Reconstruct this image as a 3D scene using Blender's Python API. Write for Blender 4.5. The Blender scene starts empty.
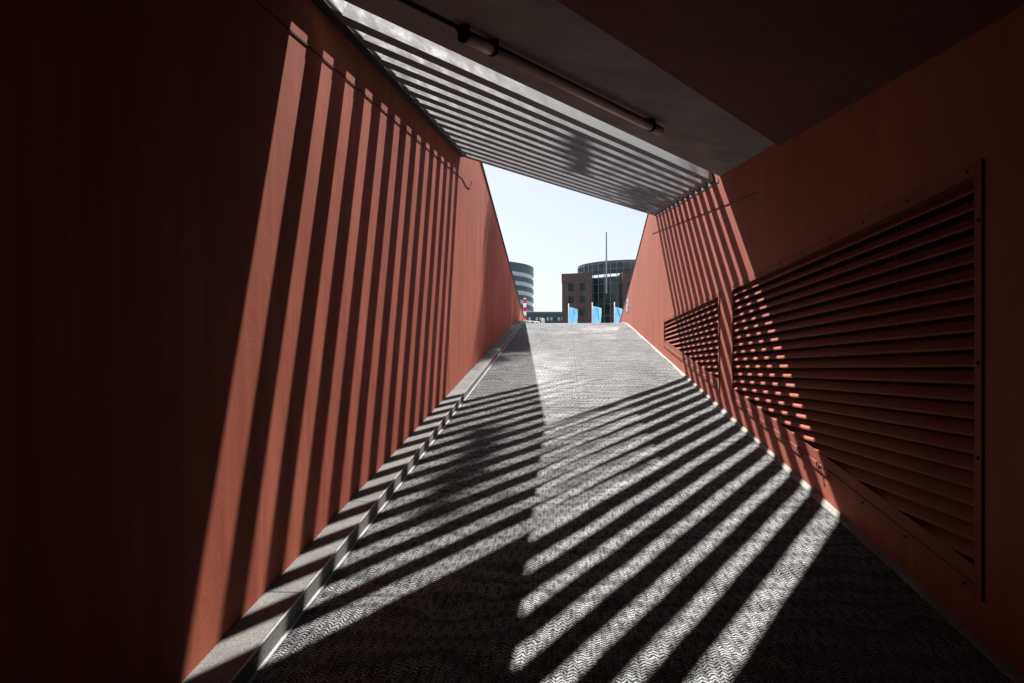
import bpy, math, random
from math import sin, cos, pi, radians, sqrt, floor, atan2, exp
random.seed(7)
S = bpy.context.scene
COL = S.collection

# ------------------------------------------------------------------ camera, light, exposure
# World axes: Y runs up the ramp, X to its right, Z up; the ramp surface passes through the origin.
EYE = 1.6
PSI = 0.0782
FOC = 683.0
HZ = 369.0
cam_d = bpy.data.cameras.new("camera")
cam = bpy.data.objects.new("camera", cam_d)
COL.objects.link(cam)
cam.location = (0, 0, EYE)
cam.rotation_euler = (radians(90), 0, PSI)
cam_d.sensor_width = 36.0
cam_d.lens = FOC / 1024 * 36
cam_d.shift_y = (HZ - 341.5) / 1024
cam_d.clip_start = 0.05
cam_d.clip_end = 3000
S.camera = cam

SUN1 = (-0.254, 0.6467, 0.905)      # towards the sun: ahead, a little left
SUN2 = (0.874, 2.215, 3.0)          # the same sun thrown back by the glazed front to the right: same height, mirrored azimuth
world = bpy.data.worlds.new("World")
S.world = world
world.use_nodes = True
wn = world.node_tree.nodes
wl = world.node_tree.links
sky = wn.new("ShaderNodeTexSky")
sky.sky_type = 'NISHITA'
sky.sun_disc = False
sky.sun_elevation = atan2(SUN1[2], math.hypot(SUN1[0], SUN1[1]))
sky.sun_rotation = atan2(SUN1[0], SUN1[1])
sky.air_density = 1.0
sky.dust_density = 1.6
sky.ozone_density = 1.0
hsv = wn.new("ShaderNodeHueSaturation")
hsv.inputs['Saturation'].default_value = 0.62
wl.new(sky.outputs[0], hsv.inputs['Color'])
wl.new(hsv.outputs[0], wn["Background"].inputs[0])
wn["Background"].inputs[1].default_value = 0.05


def sun_lamp(name, d, strength, angle, colour):
    l = bpy.data.lights.new(name, 'SUN')
    l.energy = strength
    l.angle = radians(angle)
    l.color = colour
    o = bpy.data.objects.new(name, l)
    COL.objects.link(o)
    n = sqrt(sum(c * c for c in d))
    from mathutils import Vector
    o.rotation_euler = Vector([-c / n for c in d]).to_track_quat('-Z', 'Y').to_euler()
    o.location = (0, 0, 40)
    return o


sun_lamp("sun", SUN1, 5.0, 0.53, (1.0, 0.955, 0.90))
sun_lamp("sun_reflected_by_glass_front", SUN2, 3.1, 0.6, (1.0, 0.95, 0.90))

S.view_settings.view_transform = 'Standard'
S.view_settings.look = 'None'
S.view_settings.gamma = 1.0
S.view_settings.use_curve_mapping = False
S.view_settings.exposure = 1.45
S.render.engine = 'CYCLES'
S.cycles.use_denoising = True
S.cycles.max_bounces = 6
S.cycles.diffuse_bounces = 1
S.cycles.caustics_reflective = False
S.cycles.caustics_refractive = False

# ------------------------------------------------------------------ helpers
G = 0.148            # ramp gradient
XR, XL = 1.7426, -1.4115
PZ = EYE + 1.471     # plaza level


def F(y):            # ramp surface height
    if y <= 18.5:
        return G * y
    if y >= 23.0:
        return PZ
    t = y - 18.5
    return G * 18.5 + G * t - G * t * t / 9.0


def roof(x, y):      # underside of slats and ceiling
    return EYE + 1.509 - 0.168 * (x - XL) + G * y


def at(px, py, d):   # point seen at pixel (px,py) at camera depth d
    u = (px - 512) / FOC
    return (u * d * cos(PSI) - d * sin(PSI), u * d * sin(PSI) + d * cos(PSI), EYE + (HZ - py) / FOC * d)


def tag(o, label=None, cat=None, group=None, kind=None):
    if label: o['label'] = label
    if cat: o['category'] = cat
    if group: o['group'] = group
    if kind: o['kind'] = kind
    return o


def empty(name, loc=(0, 0, 0), rz=0.0):
    o = bpy.data.objects.new(name, None)
    COL.objects.link(o)
    o.location = loc
    o.rotation_euler = (0, 0, rz)
    o.empty_display_size = 0.2
    return o


class MB:
    def __init__(s):
        s.v, s.f = [], []

    def add(s, vs, fs):
        n = len(s.v)
        s.v += [tuple(p) for p in vs]
        s.f += [tuple(i + n for i in f) for f in fs]

    def hexa(s, p):   # 8 points: bottom 4 (ccw), top 4 (ccw)
        s.add(p, [(3, 2, 1, 0), (4, 5, 6, 7), (0, 1, 5, 4), (1, 2, 6, 5), (2, 3, 7, 6), (3, 0, 4, 7)])

    def box(s, x0, x1, y0, y1, z0, z1):
        s.hexa([(x0, y0, z0), (x1, y0, z0), (x1, y1, z0), (x0, y1, z0),
                (x0, y0, z1), (x1, y0, z1), (x1, y1, z1), (x0, y1, z1)])

    def seg(s, x0, x1, y0, y1, zlo, zhi):   # slice between two heights given as functions of y
        s.hexa([(x0, y0, zlo(y0)), (x1, y0, zlo(y0)), (x1, y1, zlo(y1)), (x0, y1, zlo(y1)),
                (x0, y0, zhi(y0)), (x1, y0, zhi(y0)), (x1, y1, zhi(y1)), (x0, y1, zhi(y1))])

    def prism(s, bottom, top):
        n = len(bottom)
        s.add(list(bottom) + list(top),
              [tuple(range(n - 1, -1, -1)), tuple(range(n, 2 * n))] +
              [(i, (i + 1) % n, n + (i + 1) % n, n + i) for i in range(n)])

    def tube(s, path, r, n=10, cap=True):
        from mathutils import Vector
        P = [Vector(p) for p in path]
        rings = []
        for i, p in enumerate(P):
            d = (P[min(i + 1, len(P) - 1)] - P[max(i - 1, 0)]).normalized()
            a = d.cross(Vector((0, 0, 1)))
            if a.length < 1e-3: a = Vector((1, 0, 0))
            a.normalize()
            b = d.cross(a)
            rr = r[i] if isinstance(r, (list, tuple)) else r
            rings.append([p + a * rr * cos(2 * pi * k / n) + b * rr * sin(2 * pi * k / n) for k in range(n)])
        vs = [tuple(q) for ring in rings for q in ring]
        fs = [(i * n + k, i * n + (k + 1) % n, (i + 1) * n + (k + 1) % n, (i + 1) * n + k)
              for i in range(len(P) - 1) for k in range(n)]
        if cap:
            fs += [tuple(range(n - 1, -1, -1)), tuple((len(P) - 1) * n + k for k in range(n))]
        s.add(vs, fs)

    def build(s, name, mat, parent=None, smooth=False, bevel=0, loc=None):
        me = bpy.data.meshes.new(name)
        vs = s.v
        if loc: vs = [(a - loc[0], b - loc[1], c - loc[2]) for a, b, c in vs]
        me.from_pydata(vs, [], s.f)
        me.materials.append(mat)
        me.validate()
        import bmesh
        bm = bmesh.new(); bm.from_mesh(me)
        bmesh.ops.recalc_face_normals(bm, faces=bm.faces)
        bm.to_mesh(me); bm.free()
        if smooth:
            me.polygons.foreach_set("use_smooth", [True] * len(me.polygons))
        o = bpy.data.objects.new(name, me)
        COL.objects.link(o)
        if loc: o.location = loc
        if parent: o.parent = parent
        if bevel:
            m = o.modifiers.new("bevel", 'BEVEL'); m.width = bevel; m.segments = 2; m.limit_method = 'ANGLE'
        return o


# ------------------------------------------------------------------ materials
def new_mat(name, base=(0.5, 0.5, 0.5), rough=0.6, metal=0.0, spec=0.5):
    m = bpy.data.materials.new(name)
    m.use_nodes = True
    b = m.node_tree.nodes["Principled BSDF"]
    b.inputs['Base Color'].default_value = (*base, 1)
    b.inputs['Roughness'].default_value = rough
    b.inputs['Metallic'].default_value = metal
    b.inputs['Specular IOR Level'].default_value = spec
    return m, m.node_tree.nodes, m.node_tree.links, b


class N:
    """small node-graph helper"""
    def __init__(s, nodes, links):
        s.n, s.l = nodes, links

    def put(s, sock, v):
        if isinstance(v, bpy.types.NodeSocket): s.l.new(v, sock)
        else: sock.default_value = v

    def pos(s, scale=(1, 1, 1)):
        g = s.n.new('ShaderNodeNewGeometry')
        m = s.n.new('ShaderNodeVectorMath'); m.operation = 'MULTIPLY'
        s.l.new(g.outputs['Position'], m.inputs[0]); m.inputs[1].default_value = scale
        return m.outputs[0]

    def xyz(s):
        g = s.n.new('ShaderNodeNewGeometry')
        p = s.n.new('ShaderNodeSeparateXYZ')
        s.l.new(g.outputs['Position'], p.inputs[0])
        return p.outputs[0], p.outputs[1], p.outputs[2]

    def noise(s, vec, scale, detail=4, rough=0.55, dist=0.0):
        t = s.n.new('ShaderNodeTexNoise')
        s.l.new(vec, t.inputs['Vector'])
        t.inputs['Scale'].default_value = scale; t.inputs['Detail'].default_value = detail
        t.inputs['Roughness'].default_value = rough; t.inputs['Distortion'].default_value = dist
        return t.outputs[0]

    def math(s, op, a, b=0.0, c=0.0, clamp=False):
        m = s.n.new('ShaderNodeMath'); m.operation = op; m.use_clamp = clamp
        s.put(m.inputs[0], a); s.put(m.inputs[1], b); s.put(m.inputs[2], c)
        return m.outputs[0]

    def ramp(s, fac, stops):
        r = s.n.new('ShaderNodeValToRGB')
        s.put(r.inputs[0], fac)
        el = r.color_ramp.elements
        while len(el) < len(stops): el.new(0.5)
        for e, (p, c) in zip(el, stops):
            e.position = p; e.color = (*c, 1) if len(c) == 3 else c
        return r.outputs[0]

    def mix(s, fac, a, b, mode='MIX'):
        m = s.n.new('ShaderNodeMix'); m.data_type = 'RGBA'; m.blend_type = mode
        s.put(m.inputs[0], fac)
        for sock, v in ((m.inputs[6], a), (m.inputs[7], b)):
            if isinstance(v, tuple): sock.default_value = (*v, 1) if len(v) == 3 else v
            else: s.l.new(v, sock)
        return m.outputs[2]

    def bump(s, h, strength, dist):
        b = s.n.new('ShaderNodeBump')
        s.put(b.inputs['Height'], h)
        b.inputs['Strength'].default_value = strength; b.inputs['Distance'].default_value = dist
        return b.outputs[0]


def painted_concrete(name, base, dark, light, grime=1.0):
    m, n, l, b = new_mat(name, base, 0.85, spec=0.12)
    h = N(n, l)
    big = h.noise(h.pos((0.5, 0.5, 0.35)), 1.6, 5, 0.6)
    run = h.noise(h.pos((5.0, 5.0, 0.28)), 1.5, 5, 0.6, 0.4)          # vertical rain streaks
    fine = h.noise(h.pos(), 70, 4, 0.7)
    c = h.ramp(big, [(0.3, dark), (0.52, base), (0.75, light)])
    c = h.mix(h.ramp(run, [(0.42, (0, 0, 0)), (0.62, (min(1, 0.75 * grime),) * 3)]), c, dark)
    c = h.mix(h.ramp(fine, [(0.35, (0.10,) * 3), (0.6, (0, 0, 0))]), c, tuple(v * 0.55 for v in dark))
    # scratches / scuffs near the foot
    sc = h.noise(h.pos((1.5, 9.0, 40.0)), 1.2, 3, 0.5, 1.0)
    c = h.mix(h.ramp(sc, [(0.665, (0, 0, 0)), (0.69, (0.35,) * 3)]), c, light)
    jx, jy, jz = h.xyz()
    for yj in (13.75, 17.6, 20.3):
        d = h.math('ABSOLUTE', h.math('SUBTRACT', h.math('ADD', jy, h.math('MULTIPLY', big, 0.02)), yj + 0.01))
        c = h.mix(h.ramp(d, [(0.010, (0.55,) * 3), (0.022, (0, 0, 0))]), c, tuple(v * 0.45 for v in dark))
    l.new(c, b.inputs['Base Color'])
    l.new(h.ramp(fine, [(0.3, (0.75,) * 3), (0.7, (0.95,) * 3)]), b.inputs['Roughness'])
    hh = h.math('ADD', h.math('MULTIPLY', fine, 0.35), h.noise(h.pos(), 9, 3))
    l.new(h.bump(hh, 0.35, 0.006), b.inputs['Normal'])
    return m


def metal(name, base, rough, met=0.7, var=0.25, scale=6):
    m, n, l, b = new_mat(name, base, rough, met, 0.2)
    h = N(n, l)
    t = h.noise(h.pos((1, 1, 1)), scale, 5, 0.65)
    c = h.ramp(t, [(0.3, tuple(v * (1 - var) for v in base)), (0.7, tuple(min(1, v * (1 + var)) for v in base))])
    l.new(c, b.inputs['Base Color'])
    l.new(h.ramp(t, [(0.3, (rough * 0.85,) * 3), (0.7, (min(1, rough * 1.2),) * 3)]), b.inputs['Roughness'])
    return m


def plain(name, base, rough=0.6, met=0.0, var=0.12, scale=3.0, spec=0.2):
    m, n, l, b = new_mat(name, base, rough, met, spec)
    h = N(n, l)
    t = h.noise(h.pos(), scale, 4, 0.6)
    l.new(h.ramp(t, [(0.3, tuple(v * (1 - var) for v in base)), (0.7, tuple(v * (1 + var) for v in base))]), b.inputs['Base Color'])
    return m


M = {}
M['wall'] = painted_concrete('terracotta_painted_concrete', (0.41, 0.130, 0.087), (0.34, 0.100, 0.066), (0.46, 0.158, 0.110))
M['wall_left'] = painted_concrete('terracotta_painted_concrete_worn', (0.44, 0.122, 0.074), (0.33, 0.086, 0.054), (0.50, 0.150, 0.098), 1.2)
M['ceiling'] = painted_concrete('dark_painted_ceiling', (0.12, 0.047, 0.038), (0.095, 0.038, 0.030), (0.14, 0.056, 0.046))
M['louvre'] = painted_concrete('terracotta_painted_metal', (0.33, 0.105, 0.075), (0.27, 0.085, 0.06), (0.38, 0.13, 0.09), 0.6)
M['void'] = plain('dark_duct', (0.02, 0.012, 0.01), 0.9)
M['soffit'] = plain('bare_concrete_soffit', (0.20, 0.19, 0.18), 0.8, 0, 0.25, 2.5)
M['galv'] = metal('galvanised_steel', (0.165, 0.172, 0.183), 0.7, 0.0, 0.07, 9)
M['gusset'] = metal('galvanised_gusset', (0.17, 0.176, 0.185), 0.65, 0.0, 0.1, 20)
M['steel_dark'] = metal('dark_painted_steel', (0.022, 0.018, 0.017), 0.7, 0.0, 0.2)
M['tube'] = plain('frosted_tube_cover', (0.60, 0.47, 0.41), 0.35, 0, 0.1, 8)
M['black'] = plain('black_plastic', (0.006, 0.006, 0.006), 0.8)
M['coping'] = metal('dark_coping', (0.05, 0.045, 0.045), 0.5, 0.4)
M['steel_edge'] = plain('worn_edge', (0.50, 0.50, 0.49), 0.5, 0, 0.2, 30, 0.3)


def kerb_mat(name, lo, hi):
    m, n, l, b = new_mat(name, hi, 0.9, spec=0.15)
    h = N(n, l)
    a = h.noise(h.pos(), 140, 3, 0.75)
    g = h.noise(h.pos(), 3.5, 4, 0.6)
    c = h.mix(h.ramp(a, [(0.36, (0.0,) * 3), (0.6, (1,) * 3)]), tuple(v * 0.55 for v in lo), h.ramp(g, [(0.3, lo), (0.7, hi)]))
    v = n.new('ShaderNodeTexVoronoi'); v.inputs['Scale'].default_value = 22
    l.new(h.pos(), v.inputs['Vector'])
    c = h.mix(h.ramp(v.outputs['Distance'], [(0.055, (0.8,) * 3), (0.09, (0, 0, 0))]), c, (0.02, 0.02, 0.02))
    px, py, pz = h.xyz()
    jt = h.math('ABSOLUTE', h.math('SUBTRACT', h.math('FRACT', h.math('MULTIPLY', py, 0.8)), 0.5))
    c = h.mix(h.ramp(jt, [(0.003, (0.85,) * 3), (0.005, (0, 0, 0))]), c, (0.03, 0.03, 0.028))
    l.new(c, b.inputs['Base Color'])
    l.new(h.bump(a, 0.5, 0.003), b.inputs['Normal'])
    return m


M['kerb'] = kerb_mat('kerb_concrete', (0.23, 0.23, 0.222), (0.36, 0.358, 0.345))
M['strip'] = kerb_mat('light_mortar', (0.30, 0.295, 0.28), (0.42, 0.41, 0.40))


def ramp_mat():
    m, n, l, b = new_mat('herringbone_ramp_surface', (0.2, 0.2, 0.2), 0.9, spec=0.08)
    h = N(n, l)
    x, y, z = h.xyz()
    warp = h.noise(h.pos((1, 1, 0)), 2.6, 3, 0.5)
    warp2 = h.noise(h.pos((1.3, 0.9, 0)), 11, 2, 0.5)
    xs = h.math('ADD', x, h.math('MULTIPLY', warp2, 0.03))
    ys = h.math('ADD', y, h.math('ADD', h.math('MULTIPLY', warp, 0.16), h.math('MULTIPLY', warp2, 0.012)))
    zig = h.math('PINGPONG', xs, 0.021)
    ph = h.math('MULTIPLY', h.math('ADD', ys, h.math('MULTIPLY', zig, 0.8)), 2 * pi / 0.0185)
    ph = h.math('ADD', ph, h.math('MULTIPLY', h.noise(h.pos((1, 1, 0)), 42, 2), 8.0))
    rib = h.math('MULTIPLY_ADD', h.math('SINE', ph), 0.5, 0.5)
    # darker line where the chevrons turn
    turn = h.math('MULTIPLY', h.math('ABSOLUTE', h.math('SUBTRACT', zig, 0.0105)), 1 / 0.0105)
    turn = h.ramp(turn, [(0.72, (1, 1, 1)), (1.0, (0.35,) * 3)])
    grain = h.noise(h.pos((1, 0.7, 0)), 95, 3, 0.8)
    rr = h.math('MULTIPLY', h.math('MULTIPLY', rib, h.math('MULTIPLY_ADD', grain, 2.2, -0.1)), turn)
    ribc = h.ramp(rr, [(0.06, (0.03,) * 3), (0.32, (0.16, 0.165, 0.169)), (0.75, (0.44, 0.452, 0.460))])  # groove shadow put into the colour: dark hollows, pale rib tops
    big = h.noise(h.pos((1.0, 0.55, 0)), 1.3, 5, 0.65)
    ribc = h.mix(1.0, ribc, h.ramp(big, [(0.30, (0.62,) * 3), (0.5, (0.9,) * 3), (0.72, (1.0,) * 3)]), 'MULTIPLY')
    rows = h.math('MULTIPLY_ADD', h.math('SINE', h.math('MULTIPLY', h.math('ADD', y, h.math('ADD', h.math('MULTIPLY', warp, 0.5), h.math('MULTIPLY', warp2, 0.03))), 2 * pi / 0.19)), 0.5, 0.5)
    ribc = h.mix(h.math('MULTIPLY', h.noise(h.pos((1, 1, 0)), 2.0, 3), 1.3, 0.0, True), ribc, h.ramp(rows, [(0.1, (0.42,) * 3), (0.5, (1.0,) * 3)]), 'MULTIPLY')
    dash = h.math('MULTIPLY', h.math('SINE', h.math('MULTIPLY', xs, 2 * pi / 0.055)), h.math('SINE', h.math('MULTIPLY', h.math('ADD', ys, h.math('MULTIPLY', warp, 0.3)), 2 * pi / 0.17)))
    ribc = h.mix(0.8, ribc, h.ramp(dash, [(0.20, (1.0,) * 3), (0.6, (0.38,) * 3)]), 'MULTIPLY')
    spots = h.noise(h.pos((1.0, 1.0, 0)), 7, 4, 0.7)
    ribc = h.mix(1.0, ribc, h.ramp(spots, [(0.33, (0.62,) * 3), (0.46, (1.0,) * 3)]), 'MULTIPLY')
    # longitudinal joint
    j = h.math('ABSOLUTE', h.math('SUBTRACT', h.math('ADD', x, h.math('MULTIPLY', warp2, 0.01)), 0.165))
    ribc = h.mix(h.ramp(j, [(0.003, (0.35,) * 3), (0.007, (0, 0, 0))]), ribc, (0.03, 0.03, 0.03))
    l.new(ribc, b.inputs['Base Color'])
    l.new(h.bump(rr, 0.7, 0.005), b.inputs['Normal'])
    return m


M['ramp'] = ramp_mat()
M['plaza'] = plain('plaza_paving', (0.30, 0.30, 0.29), 0.85, 0, 0.2, 1.2)

# ------------------------------------------------------------------ ground
def und(x, y):   # slow undulation of the laid surface
    w = min(1.0, max(0.0, (x + 1.23) / 0.15), max(0.0, (1.70 - x) / 0.1)) if -1.23 < x < 1.70 else 0
    if y > 20: w *= max(0, 1 - (y - 20) / 2)
    return 0.22 * w * (0.0055 * sin(7.1 * x + 2.3 * y + 1.2 * sin(1.7 * y)) + 0.0045 * sin(11.3 * y - 4.0 * x + 1.5 * sin(3.1 * x))
                + 0.004 * sin(17.0 * x + 5.0 * sin(2.1 * y)))


mb = MB()
x0, x1 = -1.23, 1.702
nx = 84
ys = [-8 + 0.035 * i for i in range(int(31.0 / 0.035) + 1)] + [23.0]
vs = [(x0 + (x1 - x0) * i / nx, y, F(y) + und(x0 + (x1 - x0) * i / nx, y)) for y in ys for i in range(nx + 1)]
fs = [(j * (nx + 1) + i, j * (nx + 1) + i + 1, (j + 1) * (nx + 1) + i + 1, (j + 1) * (nx + 1) + i)
      for j in range(len(ys) - 1) for i in range(nx)]
mb.add(vs, fs)
ramp_o = mb.build('ramp', M['ramp'], smooth=True)
tag(ramp_o, kind='structure')

mb = MB()   # plaza level round the ramp, out to the horizon
mb.add([(-1500, 23, PZ), (1500, 23, PZ), (1500, 2000, PZ), (-1500, 2000, PZ)], [(0, 1, 2, 3)])
mb.add([(-1500, -600, PZ), (XL - 0.36, -600, PZ), (XL - 0.36, 23, PZ), (-1500, 23, PZ)], [(0, 1, 2, 3)])
mb.add([(XR + 0.36, -600, PZ), (1500, -600, PZ), (1500, 23, PZ), (XR + 0.36, 23, PZ)], [(0, 1, 2, 3)])
tag(mb.build('plaza', M['plaza']), kind='structure')

YS = [-8 + i for i in range(27)] + [18.5 + 0.5 * i for i in range(1, 10)]
YS = [y for y in YS if y <= 18] + [18.5 + 0.5 * i for i in range(0, 10)]
KH = 0.086
mb = MB()
for a, b_ in zip(YS[:-1], YS[1:]):
    mb.seg(XL, -1.241, a, b_, lambda y: F(y) - 0.2, lambda y: F(y) + KH)
    mb.seg(-1.241, -1.23, a, b_, lambda y: F(y) - 0.2, lambda y: F(y) + KH - 0.004)
tag(mb.build('kerb', M['kerb']), kind='structure')
mb = MB()
for a, b_ in zip(YS[:-1], YS[1:]):
    mb.seg(-1.2360, -1.2280, a, b_, lambda y: F(y) + KH - 0.006, lambda y: F(y) + KH + 0.002)
    mb.seg(-1.2299, -1.2160, a, b_, lambda y: F(y) - 0.02, lambda y: F(y) + 0.006)
tag(mb.build('kerb_edge', M['steel_edge']), kind='structure')
mb = MB()
random.seed(3)
y = -8.0
while y < 23:
    yy = min(23.0, y + 0.12)
    wv = lambda t: 1.696 + 0.010 * sin(2.3 * t) + 0.006 * sin(9.1 * t)
    mb.hexa([(wv(y), y, F(y) - 0.1), (XR, y, F(y) - 0.1), (XR, yy, F(yy) - 0.1), (wv(yy), yy, F(yy) - 0.1),
             (wv(y) + 0.006, y, F(y) + 0.012), (XR, y, F(y) + 0.020), (XR, yy, F(yy) + 0.020), (wv(yy) + 0.006, yy, F(yy) + 0.012)])
    y = yy
tag(mb.build('gutter_strip', M['strip']), kind='structure')

# ------------------------------------------------------------------ walls
TW = 0.35
ltop = lambda y: min(F(y) + 3.74 if y < 18.5 else 99, EYE + 3.457 - 0.1439 * (y - 11.22))
rtop = lambda y: min(F(y) + 2.87 if y < 18.5 else 99, EYE + 3.267 - 0.2369 * (y - 14.67))
P1 = (3.00, 7.33)       # near louvre panel (outer frame)
P2 = (7.89, 12.30)      # far louvre panel
LT = EYE + 0.875        # top of both panels
lb = lambda y: F(y) + 0.185

wl_o = empty('concrete_wall', (XL, 3, F(3)))
tag(wl_o, 'long terracotta wall on the left, striped by shadows, rising from the raised kerb', 'wall')
mb = MB()
for a, b_ in [(-8, 3.4), (3.4, 10.042), (10.042, 18.5), (18.5, 20), (20, 21.5), (21.5, 23.2)]:
    mb.seg(XL - TW, XL, a, b_, lambda y: F(y) - 0.4, ltop)
o = mb.build('wall_face', M['wall_left']); o.parent = wl_o; o.matrix_parent_inverse = wl_o.matrix_world.inverted()
from mathutils import Matrix
def attach(o, root):
    o.parent = root
    o.matrix_parent_inverse = Matrix.Translation(root.location).inverted() if root.rotation_euler.z == 0 else (Matrix.Translation(root.location) @ Matrix.Rotation(root.rotation_euler.z, 4, 'Z')).inverted()
    return o
attach(o, wl_o)
mb = MB()
for a, b_ in [(3.4, 10.042), (10.042, 23.24)]:
    mb.seg(XL - TW - 0.02, XL + 0.022, a, b_, lambda y: ltop(y) + 0.002, lambda y: ltop(y) + 0.035)
attach(mb.build('coping', M['coping']), wl_o)

wr_o = empty('concrete_wall', (XR, 3, F(3)))
tag(wr_o, 'terracotta wall on the right with two louvred vents let into it', 'wall')
mb = MB()
fi = 0.03
for a, b_ in [(-8, P1[0] + fi), (P1[1] - fi, P2[0] + fi), (P2[1] - fi, 14.2), (14.2, 18.5), (18.5, 20), (20, 21), (21, 22.16)]:
    mb.seg(XR, XR + TW, a, b_, lambda y: F(y) - 0.4, rtop)
for p in (P1, P2):
    a, b_ = p[0] + fi, p[1] - fi
    mb.seg(XR, XR + TW, a, b_, lambda y: F(y) - 0.4, lambda y: lb(y) + fi)
    mb.seg(XR, XR + TW, a, b_, lambda y: LT - fi, rtop)
attach(mb.build('wall_face', M['wall']), wr_o)
mb = MB()
for a, b_ in [(3.4, 14.2), (14.2, 22.2)]:
    mb.seg(XR - 0.012, XR + TW + 0.02, a, b_, lambda y: rtop(y) + 0.002, lambda y: rtop(y) + 0.03)
attach(mb.build('coping', M['coping']), wr_o)
mb = MB()
for p in (P1, P2):
    mb.seg(XR + 0.14, XR + 0.15, p[0], p[1], lambda y: lb(y) - 0.1, lambda y: LT + 0.1)
attach(mb.build('duct_backing', M['void']), wr_o)

# near ceiling (dark) and the pale slab edge in front of the slats
CB = 1.39
YL0 = 3.518     # far edge of slab at the left wall face
def edge(x, yl): return yl + CB * (x - XL)
def slab(name, yn, yf, dz, th, mat):
    xa, xb = XL - 0.0, XR + 0.0
    mb = MB()
    def pt(x, y, d): return (x, y, roof(x, y) + d)
    ya, yb = (yn(xa), yn(xb)); yc, yd = (yf(xb), yf(xa))
    mb.hexa([pt(xa, ya, dz), pt(xb, yb, dz), pt(xb, yc, dz), pt(xa, yd, dz),
             pt(xa, ya, dz + th), pt(xb, yb, dz + th), pt(xb, yc, dz + th), pt(xa, yd, dz + th)])
    return mb.build(name, mat)
NE = 1.37       # near edge of pale soffit at left wall
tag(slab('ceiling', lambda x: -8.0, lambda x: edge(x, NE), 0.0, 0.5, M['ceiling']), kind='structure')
so = slab('concrete_beam', lambda x: edge(x, NE), lambda x: edge(x, YL0), 0.035, 0.35, M['soffit'])
tag(so, 'wide grey concrete beam crossing overhead at an angle, just before the steel slats', 'beam')
mb = MB()
mb.box(XL - TW, XR + TW, -8.3, -8, -2.0, 3.2)  # unseen end added behind the camera to keep the tunnel dark
tag(mb.build('light_stop_wall', M['ceiling']), kind='structure')

# ------------------------------------------------------------------ slatted canopy
cn = empty('slatted_canopy', (0, 6, roof(0, 6)))
tag(cn, 'canopy of slanting galvanised steel slats running diagonally between the two red walls', 'canopy')
XA, XB = XL + 0.064, XR - 0.03
slat_me = None
PY = 0.422
Y1 = 3.745
for k in range(13):
    y0 = Y1 + PY * k
    def sec(x, dy, dz):
        yb = edge(x, y0)
        return (x, yb + dy, roof(x, yb) + dz + G * dy)
    mb = MB()
    T_, H_, D_, q_ = 0.233, 0.151, 0.156, 0.006
    prof = [(0, 0), (T_, 0), (T_, 0.004), (q_ + 0.004, 0.004), (D_ + q_, H_), (D_, H_)]
    mb.prism([sec(XA, *p) for p in prof], [sec(XB, *p) for p in prof])
    s = attach(mb.build('slat', M['galv']), cn)
    # left gusset plate, folded between slat and wall frame
    g = MB()
    q = [sec(XA, -0.004, 0.004), sec(XA + 0.05, -0.004, 0.004), sec(XA + 0.05, 0.146, 0.145), sec(XA, 0.146, 0.145)]
    r = (XL + 0.004, edge(XL, y0) + 0.03, roof(XL, edge(XL, y0)) + 0.10)
    r2 = (XL + 0.004, edge(XL, y0) + 0.06, roof(XL, edge(XL, y0)) + 0.150)
    pts = [q[0], q[1], q[2], r2, r]
    off = (0.0, -0.006, 0.0)
    g.prism(pts, [(a + off[0], b + off[1], c + off[2]) for a, b, c in pts])
    go = g.build('gusset', M['gusset']); go.parent = s
    for (dx, dz) in ((0.022, 0.035), (0.022, 0.085)):
        g = MB()
        p = sec(XA + dx, -0.010 + dz * 1.0, dz)
        g.tube([(p[0], p[1] + 0.004, p[2]), (p[0], p[1] - 0.003, p[2])], 0.005, 8)
        bo = g.build('bolt', M['steel_dark']); bo.parent = s
    # right end shoe
    g = MB()
    pr = [(-0.004, -0.004), (0.225, -0.004), (0.225, 0.03), (0.168, 0.152), (0.14, 0.152)]
    g.prism([sec(XB + 0.001, *p) for p in pr], [sec(XB + 0.026, *p) for p in pr])
    sh = g.build('end_shoe', M['steel_dark']); sh.parent = s
mb = MB()
fr = lambda d: (lambda y: roof(XL, y) + d)
mb.seg(XL + 0.002, XL + 0.070, 2.0, 9.12, fr(-0.006), fr(0.0))
mb.seg(XL + 0.002, XL + 0.012, 2.0, 9.12, fr(0.0), fr(0.16))
attach(mb.build('side_angle', M['steel_dark']), cn)
mb = MB()
fr = lambda d: (lambda y: roof(XR, y) + d)
mb.seg(XR - 0.006, XR - 0.001, 7.95, 13.30, fr(-0.022), fr(0.02))
attach(mb.build('side_rail', M['gusset']), cn)

# ------------------------------------------------------------------ louvred vents
def blade_mesh(y0, y1, z):
    mb = MB()
    x = XR + 0.001
    prof = [(x, z), (x, z + 0.0115), (x + 0.045, z + 0.058), (x + 0.047, z + 0.0565), (x + 0.003, z + 0.009), (x + 0.003, z)]
    mb.prism([(a, y0, b) for a, b in prof], [(a, y1, b) for a, b in prof])
    return mb


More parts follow.
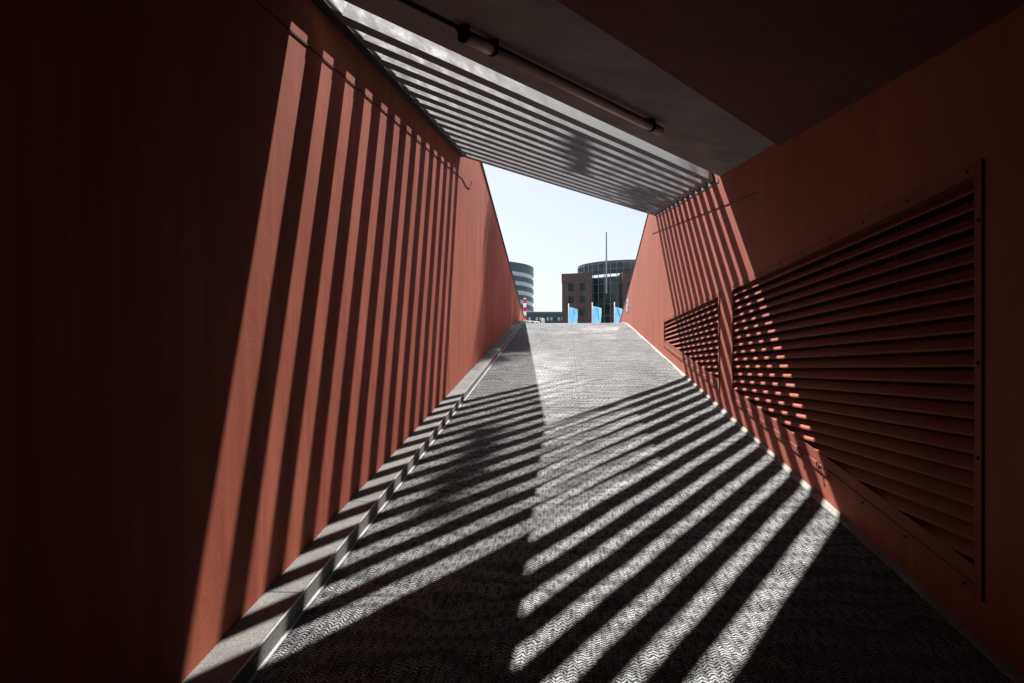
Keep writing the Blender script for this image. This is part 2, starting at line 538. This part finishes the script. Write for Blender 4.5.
def vent(span, label, pitch):
    a, b_ = span
    root = empty('louvred_vent', (XR, a, lb(a)))
    tag(root, label, 'vent')
    mb = MB()
    w = 0.052
    xo, xi = XR - 0.009, XR - 0.0015
    mb.seg(xo, xi, a, b_, lambda y: LT - w, lambda y: LT)
    mb.seg(xo, xi, a, b_, lambda y: lb(y), lambda y: lb(y) + w * 0.9)
    for (p, q) in ((a, a + w), (b_ - w, b_)):
        mb.seg(xo, xi, p, q, lambda y: lb(y) + w * 0.9, lambda y: LT - w)
    # returns into the wall
    mb.seg(xi, XR + 0.06, a + w - 0.006, a + w, lambda y: lb(y) + w * 0.9, lambda y: LT - w)
    mb.seg(xi, XR + 0.06, b_ - w, b_ - w + 0.006, lambda y: lb(y) + w * 0.9, lambda y: LT - w)
    fo = attach(mb.build('frame', M['louvre'], bevel=0.0015), root)
    # narrow black joint beside the near stile
    mb = MB()
    mb.seg(XR - 0.004, XR - 0.001, a - 0.007, a - 0.001, lb, lambda y: LT)
    attach(mb.build('seal', M['black']), root)
    z = LT - w - 0.066
    y_lo, y_hi = a + w, b_ - w
    while True:
        ymax = min(y_hi, (z + 0.03 - 0.185 - w * 0.9) / G)
        if ymax < y_lo + 0.12: break
        s = attach(blade_mesh(y_lo, ymax, z).build('slat', M['louvre']), root)
        z -= pitch
    mb = MB()
    mb.seg(XR - 0.0012, XR + 0.0006, a + w, b_ - w, lambda y: lb(y) + w * 0.9, lambda y: lb(y) + w * 0.9 + 0.075)
    attach(mb.build('infill_plate', M['louvre']), root)
    ribs = int((b_ - a) / 0.9)
    for i in range(1, ribs + 1):
        yy = a + (b_ - a) * i / (ribs + 1)
        mb = MB()
        mb.seg(XR + 0.05, XR + 0.075, yy - 0.006, yy + 0.006, lambda y: lb(y) + w, lambda y: LT - w)
        attach(mb.build('mullion', M['louvre']), root)
    bolts = [(a + 0.10 + i * (b_ - a - 0.2) / 8, LT - 0.022) for i in range(9)]
    bolts += [(yy, lb(yy) + 0.022) for yy in [a + 0.12 + i * (b_ - a - 0.24) / 8 for i in range(9)]]
    bolts += [(a + 0.02, zz) for zz in (LT - 0.25, LT - 0.85, LT - 1.25 if a < 5 else LT - 0.4)]
    for (yy, zz) in bolts:
        g = MB()
        g.tube([(xo + 0.001, yy, zz), (xo - 0.006, yy, zz)], [0.0095, 0.007], 8)
        attach(g.build('bolt', M['steel_dark'], smooth=False), root)
    return root


vent(P1, 'large louvred vent in the right wall, mostly in shade, nearest the camera', 0.0748)
vent(P2, 'farther louvred vent on the right wall, dotted all along with small lit patches', 0.0748)

# tie wires hanging on the lower rail of the near vent (twisted black wire)
def wire_twist(y):
    z = lb(y) + 0.03
    g = MB()
    path = [(XR - 0.014 - 0.01 * abs(sin(t * 3.0)), y + 0.05 * (t - 0.5) + 0.012 * sin(t * 14), z + 0.035 * cos(t * 7.5)) for t in [i / 14 for i in range(15)]]
    g.tube(path, 0.0028, 6)
    return g

for yy, lab in ((4.83, 'twisted black wire scrap below the near vent, on the sunlit stripe closest to the camera'),
                (5.22, 'twisted black wire scrap below the near vent, on the second closest sunlit stripe')):
    o = wire_twist(yy).build('wire_scrap', M['black'], smooth=True)
    tag(o, lab, 'wire', 'wire scraps on the vent rail')

# ------------------------------------------------------------------ thin cables along both walls
def cable(name, x, ya, yb, drop, sag, r, side):
    g = MB()
    pts = []
    n = 60
    for i in range(n + 1):
        yy = ya + (yb - ya) * i / n
        base = (EYE + (1.509 if side < 0 else 0.979) + G * yy) - drop
        pts.append((x, yy, base - sag * abs(sin(i * pi / 10))))
    g.tube(pts, r, 7)
    return g

g = cable('c', XL + 0.0045, -6, 9.26, 0.275, 0.0, 0.0034, -1)
zz = EYE + 1.509 + G * 9.26 - 0.275
g.tube([(XL + 0.0045, 9.26, zz), (XL + 0.007, 9.6, zz - 0.01), (XL + 0.007, 9.9, zz + 0.04), (XL + 0.007, 10.1, zz + 0.11), (XL + 0.007, 10.2, zz + 0.19), (XL + 0.007, 10.12, zz + 0.20)], 0.005, 7)
o = g.build('cable', M['black'], smooth=True)
tag(o, 'thin black cable along the top of the left wall with a loose curling end', 'cable')
o = cable('c', XR - 0.004, 6.3, 13.9, 0.315, 0.0, 0.0032, 1).build('cable', M['black'], smooth=True)
tag(o, 'thin dark cable running along the right wall a little below the slats', 'cable')

# ------------------------------------------------------------------ tube light under the beam
def sp(x, y, d): return (x, y, roof(x, y) + 0.035 - d)
A = (-0.578, 3.906); Bp = (0.773, 5.69)
def lerp(t): return (A[0] + (Bp[0] - A[0]) * t, A[1] + (Bp[1] - A[1]) * t)
tl = empty('tube_light', sp(*A, 0))
tag(tl, 'unlit brown tube light fixed under the grey concrete beam', 'light fitting')
g = MB(); p, q = lerp(0.10), lerp(0.975)
g.tube([sp(*p, 0.062), sp(*q, 0.062)], 0.035, 20)
attach(g.build('tube', M['tube'], smooth=True), tl)
for t0, t1 in ((0.0, 0.092), (0.945, 1.0)):
    g = MB(); p, q = lerp(t0), lerp(t1)
    g.tube([sp(*p, 0.062), sp(*lerp((t0 + t1) / 2), 0.062), sp(*q, 0.062)], 0.038, 20)
    attach(g.build('end_cap', M['tube'], smooth=True), tl)
for t in (-0.004, 0.105, 0.935):
    g = MB(); p, q = lerp(t - 0.005), lerp(t + 0.005)
    g.tube([sp(*p, 0.060), sp(*q, 0.060)], 0.042, 18)
    g.prism([sp(p[0] - 0.03, p[1] + 0.02, 0.05), sp(q[0] - 0.03, q[1] + 0.02, 0.05), sp(q[0] + 0.03, q[1] - 0.02, 0.05), sp(p[0] + 0.03, p[1] - 0.02, 0.05)],
            [sp(p[0] - 0.03, p[1] + 0.02, 0.001), sp(q[0] - 0.03, q[1] + 0.02, 0.001), sp(q[0] + 0.03, q[1] - 0.02, 0.001), sp(p[0] + 0.03, p[1] - 0.02, 0.001)])
    attach(g.build('clamp', M['black']), tl)
g = MB()
dirx, diry = (Bp[0] - A[0]), (Bp[1] - A[1]); L = math.hypot(dirx, diry); dirx /= L; diry /= L
pa = A
ca = (A[0] - 0.02, A[1] - 0.05)
path = [sp(A[0], A[1], 0.06), sp(ca[0] - 0.01, ca[1] + 0.0, 0.05), sp(ca[0] - 0.03, ca[1] + 0.01, 0.02)]
for i in range(12):
    path.append(sp(ca[0] - 0.05 - dirx * 0.06 * i, ca[1] + 0.03 - diry * 0.06 * i - 0.0, 0.014))
g.tube(path, 0.012, 8)
tag(g.build('cable', M['black'], smooth=True), 'black supply cable running along the beam into the end of the tube light', 'cable')

# ------------------------------------------------------------------ things at the top of the ramp
M['red'] = plain('red_reflective', (0.55, 0.03, 0.05), 0.4)
M['white'] = plain('white_paint', (0.78, 0.78, 0.78), 0.45)
bx = at(524.8, 320, 24.6)
br = empty('warning_post', (bx[0], bx[1], PZ))
tag(br, 'red and white banded warning post standing at the top left of the ramp', 'post')
H = at(524.8, 299, 24.6)[2] - PZ
for i in range(7):
    g = MB()
    g.tube([(bx[0], bx[1], PZ + H * i / 7), (bx[0], bx[1], PZ + H * (i + 1) / 7)], 0.055, 14)
    attach(g.build('band', M['red'] if i % 2 == 0 else M['white'], smooth=False), br)
g = MB(); g.tube([(bx[0], bx[1], PZ + H), (bx[0], bx[1], PZ + H + 0.03)], [0.055, 0.02], 14)
attach(g.build('cap', M['red']), br)

M['pale'] = plain('pale_concrete', (0.5, 0.51, 0.52), 0.8)
bx = at(543, 320, 29)
g = MB()  # plain post shape standing in for a small distant figure
g.tube([(bx[0], bx[1], PZ), (bx[0], bx[1], PZ + 0.06), (bx[0], bx[1], PZ + 0.07), (bx[0], bx[1], PZ + 0.60), (bx[0], bx[1], PZ + 0.66), (bx[0], bx[1], PZ + 0.69)],
       [0.11, 0.11, 0.075, 0.07, 0.06, 0.03], 16)
tag(g.build('figure_stand_in', M['pale'], smooth=False), 'short pale shape standing in for a small figure just beyond the crest, right of the striped post', 'figure_stand_in')
bx = at(530, 320, 27.5); b2 = at(539.5, 320, 28.5)
rr = empty('guard_rail', (bx[0], bx[1], PZ))
tag(rr, 'low pale guard rail just beyond the crest beside the striped post', 'railing')
g = MB(); g.tube([(bx[0] - 0.2, bx[1], PZ + 0.48), (b2[0], b2[1], PZ + 0.48)], 0.02, 8)
attach(g.build('rail', M['pale'], smooth=True), rr)
for t in (0.0, 0.5, 1.0):
    px_, py_ = bx[0] + (b2[0] - bx[0]) * t, bx[1] + (b2[1] - bx[1]) * t
    g = MB(); g.tube([(px_, py_, PZ), (px_, py_, PZ + 0.47)], 0.025, 8)
    attach(g.build('post', M['pale'], smooth=True), rr)

# sign plate on right wall
M['signblue'] = plain('sign_blue', (0.05, 0.16, 0.42), 0.4)
M['signwhite'] = plain('sign_white', (0.62, 0.70, 0.78), 0.4)
sy, sz = 19.4, at(629, 305.5, 19.3)[2]
sg = empty('sign_plate', (XR, sy, sz - 0.2))
tag(sg, 'small blue and white sign plate fixed to the far end of the right wall', 'sign')
g = MB(); g.box(XR - 0.010, XR - 0.002, sy - 0.28, sy + 0.28, sz - 0.17, sz + 0.17)
attach(g.build('plate', M['signwhite']), sg)
g = MB()
g.box(XR - 0.014, XR - 0.0105, sy - 0.25, sy + 0.02, sz - 0.14, sz - 0.03)
g.box(XR - 0.014, XR - 0.0105, sy - 0.06, sy + 0.25, sz + 0.03, sz + 0.14)
attach(g.build('symbol', M['signblue']), sg)

# ------------------------------------------------------------------ flags
def flag_mat():
    m, n, l, b = new_mat('light_blue_flag', (0.12, 0.30, 0.50), 0.7)
    b.inputs['Transmission Weight'].default_value = 0.0
    h = N(n, l)
    tr = n.new('ShaderNodeBsdfTranslucent'); tr.inputs[0].default_value = (0.10, 0.25, 0.42, 1)
    mx = n.new('ShaderNodeMixShader'); mx.inputs[0].default_value = 0.4
    l.new(b.outputs[0], mx.inputs[1]); l.new(tr.outputs[0], mx.inputs[2])
    l.new(mx.outputs[0], n['Material Output'].inputs[0])
    return m
M['flag'] = flag_mat()
M['flagdark'] = plain('dark_blue_mark', (0.03, 0.10, 0.30), 0.6)
DF = 78.0
flags = [(568.6, 303.5, 307, 577, 331, 'light blue banner on the leftmost of the three flagpoles, before the brick wing'),
         (592.3, 302.5, 306, 600.8, 331, 'light blue banner on the middle flagpole, in front of the glass front'),
         (614.5, 302.0, 307, 622.5, 331, 'light blue banner with dark slanting mark, rightmost flagpole, beside the red wall')]
for i, (px, ptop, ftop, fx, fb, lab) in enumerate(flags):
    b0 = at(px, 330, DF)
    root = empty('flagpole', (b0[0], b0[1], PZ))
    tag(root, lab, 'flag', 'blue banners on poles beyond the ramp')
    ztop = at(px, ptop, DF)[2]
    g = MB(); g.tube([(b0[0], b0[1], PZ), (b0[0], b0[1], ztop)], [0.07, 0.04], 10)
    attach(g.build('pole', M['white'], smooth=True), root)
    w = at(fx, 330, DF)[0] - b0[0]
    zt, zb = at(px, ftop, DF)[2], at(px, fb, DF)[2]
    g = MB(); nx_, nz_ = 14, 26
    vs = []
    for a in range(nz_ + 1):
        for c in range(nx_ + 1):
            s, t = c / nx_, a / nz_
            xx = b0[0] + 0.05 + w * s * (1 - 0.10 * t) + 0.05 * sin(3.1 * t + i) * s
            yy = b0[1] + 0.16 * sin(5 * s + 3.3 * t + i * 1.3) * s + 0.06 * sin(11 * s - 5 * t + i)
            zz = zt + (zb - zt) * t - (0.16 * s * s + 0.12 * s) * (1 - t)
            vs.append((xx, yy, zz))
    g.add(vs, [(a * (nx_ + 1) + c, a * (nx_ + 1) + c + 1, (a + 1) * (nx_ + 1) + c + 1, (a + 1) * (nx_ + 1) + c) for a in range(nz_) for c in range(nx_)])
    fo = attach(g.build('banner', M['flag'], smooth=True), root)
    # printed mark: a slanting band sewn on, following the cloth
    idx = lambda a, c: vs[a * (nx_ + 1) + c]
    g = MB()
    strips = {0: [(3, 7, 4, 1)], 1: [(2, 6, 7, 1), (9, 8, 5, 1)], 2: [(1, 3, 9, 1), (3, 6, 6, 1)]}[i]
    for (a0, c0, ln, wd) in strips:
        pv, pf = [], []
        for k in range(ln + 1):
            a_ = a0 + k; c_ = min(nx_ - wd, c0 + k // 2)
            for cc in (c_, c_ + wd):
                x_, y_, z_ = idx(a_, cc); pv.append((x_, y_ - 0.012, z_))
            for cc in (c_ + wd, c_):
                x_, y_, z_ = idx(a_, cc); pv.append((x_, y_ - 0.020, z_))
        for k in range(ln):
            for e in range(4):
                pf.append((4 * k + e, 4 * k + (e + 1) % 4, 4 * k + 4 + (e + 1) % 4, 4 * k + 4 + e))
        g.add(pv, pf)
    mk = g.build('mark', M['flagdark']); mk.parent = fo

# ------------------------------------------------------------------ buildings
M['brick'] = plain('dark_brick', (0.060, 0.045, 0.050), 0.85, 0, 0.18, 0.8)
M['brick2'] = plain('dark_parapet', (0.07, 0.05, 0.055), 0.8)
M['glass'] = plain('dark_glass', (0.050, 0.072, 0.078), 0.12, 0.0, 0.55, 0.35, 0.35)
M['window'] = plain('dark_window', (0.018, 0.026, 0.028), 0.3, 0.0, 0.4, 0.5, 0.15)
M['frame'] = plain('grey_frame', (0.20, 0.23, 0.25), 0.5, 0.3)
M['frame_dark'] = plain('dark_frame', (0.05, 0.06, 0.07), 0.5, 0.3)
M['slab'] = plain('slate_cladding', (0.06, 0.085, 0.11), 0.6, 0, 0.1, 0.3)
M['band'] = plain('pale_window_band', (0.42, 0.50, 0.58), 0.3, 0, 0.2, 0.25)
M['roofc'] = plain('roofing', (0.12, 0.13, 0.14), 0.8)


def cp(px, d):   # plan position seen at px, depth d
    u = (px - 512) / FOC
    return (u * d * cos(PSI) - d * sin(PSI), u * d * sin(PSI) + d * cos(PSI))
def zz_(py, d): return EYE + (HZ - py) / FOC * d

# -- brick and glass block. local frame: r = right, f = away, both in camera plan axes
R_ = (cos(PSI), sin(PSI)); Fw = (-sin(PSI), cos(PSI))
def loc(o, r, f): return (o[0] + R_[0] * r + Fw[0] * f, o[1] + R_[1] * r + Fw[1] * f)
D0 = 170.0
mpp = D0 / FOC
org = cp(562, D0)
bb = empty('office_building', (org[0], org[1], PZ))
tag(bb, 'dark brick office block with curved glass front and mast, beyond the ramp', 'building')
def wing(r, f):   # the left wing stands at an angle to the rest
    a = PSI - 0.30; vx = cp(562, 1.0)
    n_ = math.hypot(*vx)
    return (org[0] + cos(a) * r + vx[0] / n_ * f, org[1] + sin(a) * r + vx[1] / n_ * f)
SKEW = [True]
def bbox(mb, r0, r1, f0, f1, z0, z1):
    L_ = wing if SKEW[0] else (lambda r, f: loc(org, r, f))
    p = [L_(r0, f0), L_(r1, f0), L_(r1, f1), L_(r0, f1)]
    mb.hexa([(a, b, z0) for a, b in p] + [(a, b, z1) for a, b in p])
zt = zz_(275, D0)
W1 = (592.5 - 562) * mpp
# brick wing with real window openings: piers and spandrels
rows = [(283.5, 291.5), (296, 303.5), (309, 316.5), (321.5, 329), (334, 341)]
cols = [(568.5, 574.2), (580, 585.5)]
mb = MB()
th = 0.5
xs_ = [0] + [v for c in cols for v in ((c[0] - 562) * mpp, (c[1] - 562) * mpp)] + [W1]
for i in range(0, len(xs_), 2):
    bbox(mb, xs_[i], xs_[i + 1], 0, th, PZ, zt)
for (c0, c1) in cols:
    a, b_ = (c0 - 562) * mpp, (c1 - 562) * mpp
    zprev = zt
    for (t, bo) in rows:
        bbox(mb, a, b_, 0, th, zz_(t, D0), zprev)
        zprev = zz_(bo, D0)
    bbox(mb, a, b_, 0, th, PZ, zprev)
bbox(mb, 0, th, th, 16, PZ, zt)
bbox(mb, W1 - th, W1, th, 16, PZ, zt)
bbox(mb, th, W1 - th, 15.5, 16, PZ, zt)
bbox(mb, th, W1 - th, th, 15.5, zt - 1.0, zt - 0.6)
attach(mb.build('brick_wing', M['brick']), bb)
mb = MB(); bbox(mb, -0.12, W1 + 0.12, -0.12, 16.1, zt, zt + 0.28)
attach(mb.build('parapet', M['brick2']), bb)
for (c0, c1) in cols:
    a, b_ = (c0 - 562) * mpp, (c1 - 562) * mpp
    for (t, bo) in rows[:4]:
        z1_, z0_ = zz_(t, D0), zz_(bo, D0)
        mb = MB(); bbox(mb, a, b_, 0.30, 0.34, z0_, z1_)
        wo = attach(mb.build('window', M['window']), bb)
        mb = MB()
        bbox(mb, a, b_, 0.2, 0.28, z1_ - 0.09, z1_); bbox(mb, a, b_, 0.2, 0.28, z0_, z0_ + 0.09)
        for r in (a, (a + b_) / 2 - 0.04, b_ - 0.08):
            bbox(mb, r, r + 0.08, 0.2, 0.28, z0_ + 0.09, z1_ - 0.09)
        fo = mb.build('frame', M['frame_dark']); fo.parent = wo; fo.matrix_parent_inverse = wo.matrix_parent_inverse.copy()
        fo.matrix_parent_inverse = Matrix.Identity(4)
# right brick wing
SKEW[0] = False
D2r = (622 - 562) * mpp
mb = MB()
z2 = zz_(271.5, D0 - 1)
cols2 = [(627, 633), (641, 647), (655, 661)]
xs_ = [D2r] + [v for c in cols2 for v in ((c[0] - 562) * mpp, (c[1] - 562) * mpp)] + [(668 - 562) * mpp]
for i in range(0, len(xs_), 2):
    bbox(mb, xs_[i], xs_[i + 1], -1, -0.5, PZ, z2)
for (c0, c1) in cols2:
    a, b_ = (c0 - 562) * mpp, (c1 - 562) * mpp
    zp = z2
    for (t, bo) in rows:
        bbox(mb, a, b_, -1, -0.5, zz_(t, D0), zp); zp = zz_(bo, D0)
    bbox(mb, a, b_, -1, -0.5, PZ, zp)
bbox(mb, D2r, D2r + 0.5, -0.5, 16, PZ, z2)
bbox(mb, D2r + 0.5, (668 - 562) * mpp, -0.5, 16, z2 - 1.0, z2 - 0.6)
attach(mb.build('brick_wing', M['brick']), bb)
mb = MB()
bbox(mb, D2r + 0.5, (668 - 562) * mpp, -0.3, -0.25, PZ, z2 - 1)
attach(mb.build('window', M['window']), bb)
# curved glass front: arc from px 581 to 660
cx = (640 - 562) * mpp; Rg = 13.9
arc = []
for i in range(25):
    a = -pi / 2 - 1.5 + 3.0 * i / 24
    arc.append((cx + Rg * cos(a), 16.0 + 13.0 * sin(a)))
def arcpt(i, dr=0.0):
    r, f = arc[i]
    d = math.hypot(r - cx, (f - 16)); return loc(org, r + (r - cx) / d * dr, f + (f - 16) / d * dr)
zg = zz_(258.8, D0)
levels = [zg - 3.1 * k for k in range(8)]
floor_z = [zg]; 
zc_hi, zc_lo = zz_(271.0, D0), zz_(274.3, D0)
mb = MB()
for i in range(24):
    a, b_ = arcpt(i), arcpt(i + 1); c, d = arcpt(i + 1, -0.05), arcpt(i, -0.05)
    for (z0_, z1_) in (((PZ, zg),) if i < 4 else ((zc_hi, zg), (PZ, zc_lo))):
        mb.hexa([(a[0], a[1], z0_), (b_[0], b_[1], z0_), (c[0], c[1], z0_), (d[0], d[1], z0_),
                 (a[0], a[1], z1_), (b_[0], b_[1], z1_), (c[0], c[1], z1_), (d[0], d[1], z1_)])
attach(mb.build('glass_front', M['glass']), bb)
for i in range(0, 25):
    p = arcpt(i, 0.12)
    mb = MB()
    mb.tube([(p[0], p[1], PZ), (p[0], p[1], zg)], 0.10, 6)
    attach(mb.build('mullion', M['frame']), bb)
for zl in [zg - 0.25, zz_(266, D0), zc_hi, zc_lo, zz_(281, D0), zz_(289.7, D0), zz_(302, D0), zz_(314, D0)]:
    mb = MB()
    mb.tube([(*arcpt(i, 0.14), zl) for i in range(25)], 0.10, 5)
    attach(mb.build('transom', M['frame']), bb)
mb = MB()
for i in range(24):      # cap of the free-standing curved screen
    q = [arcpt(i, 0.15), arcpt(i + 1, 0.15), arcpt(i + 1, -0.9), arcpt(i, -0.9)]
    mb.prism([(a, b, zg) for a, b in q], [(a, b, zg + 0.3) for a, b in q])
attach(mb.build('roof', M['roofc']), bb)
ring = [arcpt(i, -0.6) for i in range(25)] + [loc(org, cx + 12.5, 25), loc(org, cx - 12.5, 25)]
for zl in (zz_(281, D0), zz_(289.7, D0), zz_(302, D0), zz_(314, D0)):
    mb = MB()
    mb.prism([(a, b, zl - 0.3) for a, b in ring], [(a, b, zl) for a, b in ring])
    attach(mb.build('floor_slab', M['frame_dark']), bb)
mb = MB()      # core below the clerestory, keeps the glass dark
ring = [loc(org, cx - 11, 10), loc(org, cx + 11, 10), loc(org, cx + 11, 24), loc(org, cx - 11, 24)]
mb.prism([(a, b, PZ) for a, b in ring], [(a, b, zz_(281, D0)) for a, b in ring])
attach(mb.build('core', M['brick2']), bb)
# mast fixed to the front
mp = cp(606.4, D0 - 4)
mb = MB()
mb.tube([(mp[0], mp[1], zz_(293.5, D0 - 4)), (mp[0], mp[1], zz_(262, D0 - 4)), (mp[0], mp[1], zz_(232, D0 - 4))], [0.20, 0.19, 0.15], 8)
p2 = cp(606.4, D0 + 2.2)
for py in (291.5, 276, 264):
    mb.tube([(mp[0], mp[1], zz_(py, D0 - 4)), (p2[0], p2[1], zz_(py, D0 - 4))], 0.09, 6)
attach(mb.build('mast', M['frame']), bb)

def band_mat(cxy):
    m, n, l, b = new_mat('ribbon_windows', (0.4, 0.5, 0.6), 0.3, spec=0.4)
    h = N(n, l)
    x, y, z = h.xyz()
    a = h.math('ARCTAN2', h.math('SUBTRACT', y, cxy[1]), h.math('SUBTRACT', x, cxy[0]))
    st_ = h.math('FLOOR', h.math('MULTIPLY', z, 1 / 2.97))
    u = h.math('FRACT', h.math('ADD', h.math('MULTIPLY', a, 12.0), h.math('MULTIPLY', st_, 0.37)))
    c = h.mix(h.ramp(u, [(0.10, (1, 1, 1)), (0.12, (0, 0, 0))]), (0.40, 0.50, 0.60), (0.09, 0.12, 0.15))
    u2 = h.math('FRACT', h.math('MULTIPLY', a, 48.0))
    c = h.mix(h.ramp(u2, [(0.10, (0.6,) * 3), (0.14, (0, 0, 0))]), c, (0.09, 0.12, 0.15))
    l.new(c, b.inputs['Base Color'])
    return m
# -- rounded block on the left
Dc = 235.0; Rc = 20.0
cc = cp(475.5, Dc)
rb = empty('round_office_building', (cc[0], cc[1], PZ))
tag(rb, 'slate grey rounded office tower with pale ribbon windows, left beyond the ramp', 'building')
BM = band_mat(cc)
def cyl(mb, r, z0, z1, n=72):
    mb.prism([(cc[0] + r * cos(2 * pi * k / n), cc[1] + r * sin(2 * pi * k / n), z0) for k in range(n)],
             [(cc[0] + r * cos(2 * pi * k / n), cc[1] + r * sin(2 * pi * k / n), z1) for k in range(n)])
dn = Dc - 16.0
ztop = zz_(261.5, dn)
mb = MB(); cyl(mb, Rc, ztop - 2.9, ztop)
attach(mb.build('roof_storey', M['slab']), rb)
st = 9.35 * dn / FOC
zt_ = ztop - 2.9
k = 0
while zt_ - st > PZ - 3:
    mb = MB(); cyl(mb, Rc - 0.25, zt_ - 1.45, zt_)
    bo = attach(mb.build('window_band', BM), rb)
    mb = MB(); cyl(mb, Rc, max(PZ, zt_ - st), zt_ - 1.45)
    attach(mb.build('spandrel', M['slab']), rb)
    zt_ -= st; k += 1

# -- low range between them
Dl = 210.0
o2 = cp(526, Dl)
lw = empty('low_building', (o2[0], o2[1], PZ))
tag(lw, 'low dark building with small windows, between the rounded tower and brick block', 'building')
m2 = Dl / FOC
def b2(mb, r0, r1, f0, f1, z0, z1):
    p = [loc(o2, r0, f0), loc(o2, r1, f0), loc(o2, r1, f1), loc(o2, r0, f1)]
    mb.hexa([(a, b, z0) for a, b in p] + [(a, b, z1) for a, b in p])
zl = zz_(313.5, Dl)
mb = MB(); b2(mb, 0, 50 * m2, 0, 12, PZ, zl)
attach(mb.build('wall', M['slab']), lw)
mb = MB(); b2(mb, -0.3, 50 * m2, -0.4, 12.3, zl, zl + 0.5)
attach(mb.build('roof', M['roofc']), lw)
for i in range(13):
    r = 0.8 + i * 1.12
    g = MB(); b2(g, r, r + 0.62, -0.06, -0.01, zz_(320.5, Dl), zz_(317.3, Dl))
    attach(g.build('window', M['band'] if i % 3 != 1 else M['glass']), lw)
for i in range(8):
    r = 1.2 + i * 1.7
    g = MB(); b2(g, r, r + 0.9, 1.5, 2.4, zl + 0.5, zl + 0.7)
    attach(g.build('roof_vent', M['frame']), lw)

# ------------------------------------------------------------------ beyond the right wall (out of the frame): two added trees, unseen.
# They are placed to block parts of the light thrown back by the glass front and give it its soft dapples.
M['bark'] = plain('bark', (0.12, 0.10, 0.08), 0.9, 0, 0.3, 5)
M['leaf'] = plain('leaf', (0.05, 0.10, 0.03), 0.6, 0, 0.3, 2)


def leaf_cards(g, c, R0, dens=150, sc=(1, 1, 1)):
    for k in range(int(dens * R0)):
        p = [c[j] + random.gauss(0, R0 * 0.5) * sc[j] for j in range(3)]
        a, b_ = random.random() * 2 * pi, random.uniform(-0.9, 0.9)
        d1 = (cos(a) * 0.13, sin(a) * 0.13, b_ * 0.08); d2 = (-sin(a) * 0.08, cos(a) * 0.08, random.uniform(-0.05, 0.05))
        g.add([(p[0] - d1[0], p[1] - d1[1], p[2] - d1[2]), (p[0] + d2[0], p[1] + d2[1], p[2] + d2[2]),
               (p[0] + d1[0], p[1] + d1[1], p[2] + d1[2]), (p[0] - d2[0], p[1] - d2[1], p[2] - d2[2])], [(0, 1, 2, 3)])


def tree(tx, ty, hgt, cc_, rad, n, label, extra=(), seed=11):
    """cc_: crown centre; rad: crown radii; extra: further leaf clumps (x, y, z, r) on long limbs"""
    random.seed(seed)
    tr = empty('light_dapple_tree', (tx, ty, PZ))
    tag(tr, label, 'tree')
    g = MB()
    g.tube([(tx, ty, PZ), (tx - 0.1, ty, PZ + hgt * 0.3), (tx - 0.2, ty - 0.1, PZ + hgt * 0.65), (cc_[0], cc_[1], cc_[2] + rad[2] * 0.6)], [0.35, 0.28, 0.18, 0.05], 12)
    cl = []
    for i in range(n):
        a = random.random() * 2 * pi; u = random.random() ** 0.5; q = random.uniform(-1, 1)
        w = sqrt(1 - q * q * 0.8)
        cl.append((cc_[0] + rad[0] * u * cos(a) * w, cc_[1] + rad[1] * u * sin(a) * w, cc_[2] + rad[2] * q, random.uniform(0.45, 0.95)))
    cl += list(extra)
    for i, c in enumerate(cl):
        if i % 2 == 0 or i >= n:
            hz = min(c[2] - 1.2, cc_[2] - 0.5)
            g.tube([(tx - 0.2, ty - 0.1, hz - 1.0), ((tx + c[0]) / 2, (ty + c[1]) / 2, (hz + c[2]) / 2), c[:3]], [0.07, 0.035, 0.015], 6)
    attach(g.build('trunk', M['bark'], smooth=True), tr)
    g = MB()
    for c in cl: leaf_cards(g, c, c[3])
    attach(g.build('crown', M['leaf']), tr)


tree(5.0, 30.5, 20, (4.3, 29.5, PZ + 17.5), (3.0, 3.4, 4.6), 64, 'unseen tree added to dapple the reflected light, behind the far end of the right wall')
tree(8.0, 17.5, 19, (8.2, 17.5, PZ + 15), (2.4, 2.6, 3.6), 36, 'unseen tree added to dapple the reflected light, behind the near part of the right wall',
     extra=[(3.42 + 0.03 * k, 15.3 + 0.45 * k, 15.3 + 0.1 * k, 0.11 + 0.02 * (k % 3)) for k in range(6)] +  # clumps set to shade a strip of the left floor in the reflected beam
     [(5.05 + 0.2 * ((k * 7) % 3 - 1) * 0.6, 19.6 + 0.75 * k, 16.9 + 0.10 * k, 0.50) for k in range(10)], seed=5)  # clumps set to keep the reflected beam off the sunlit floor
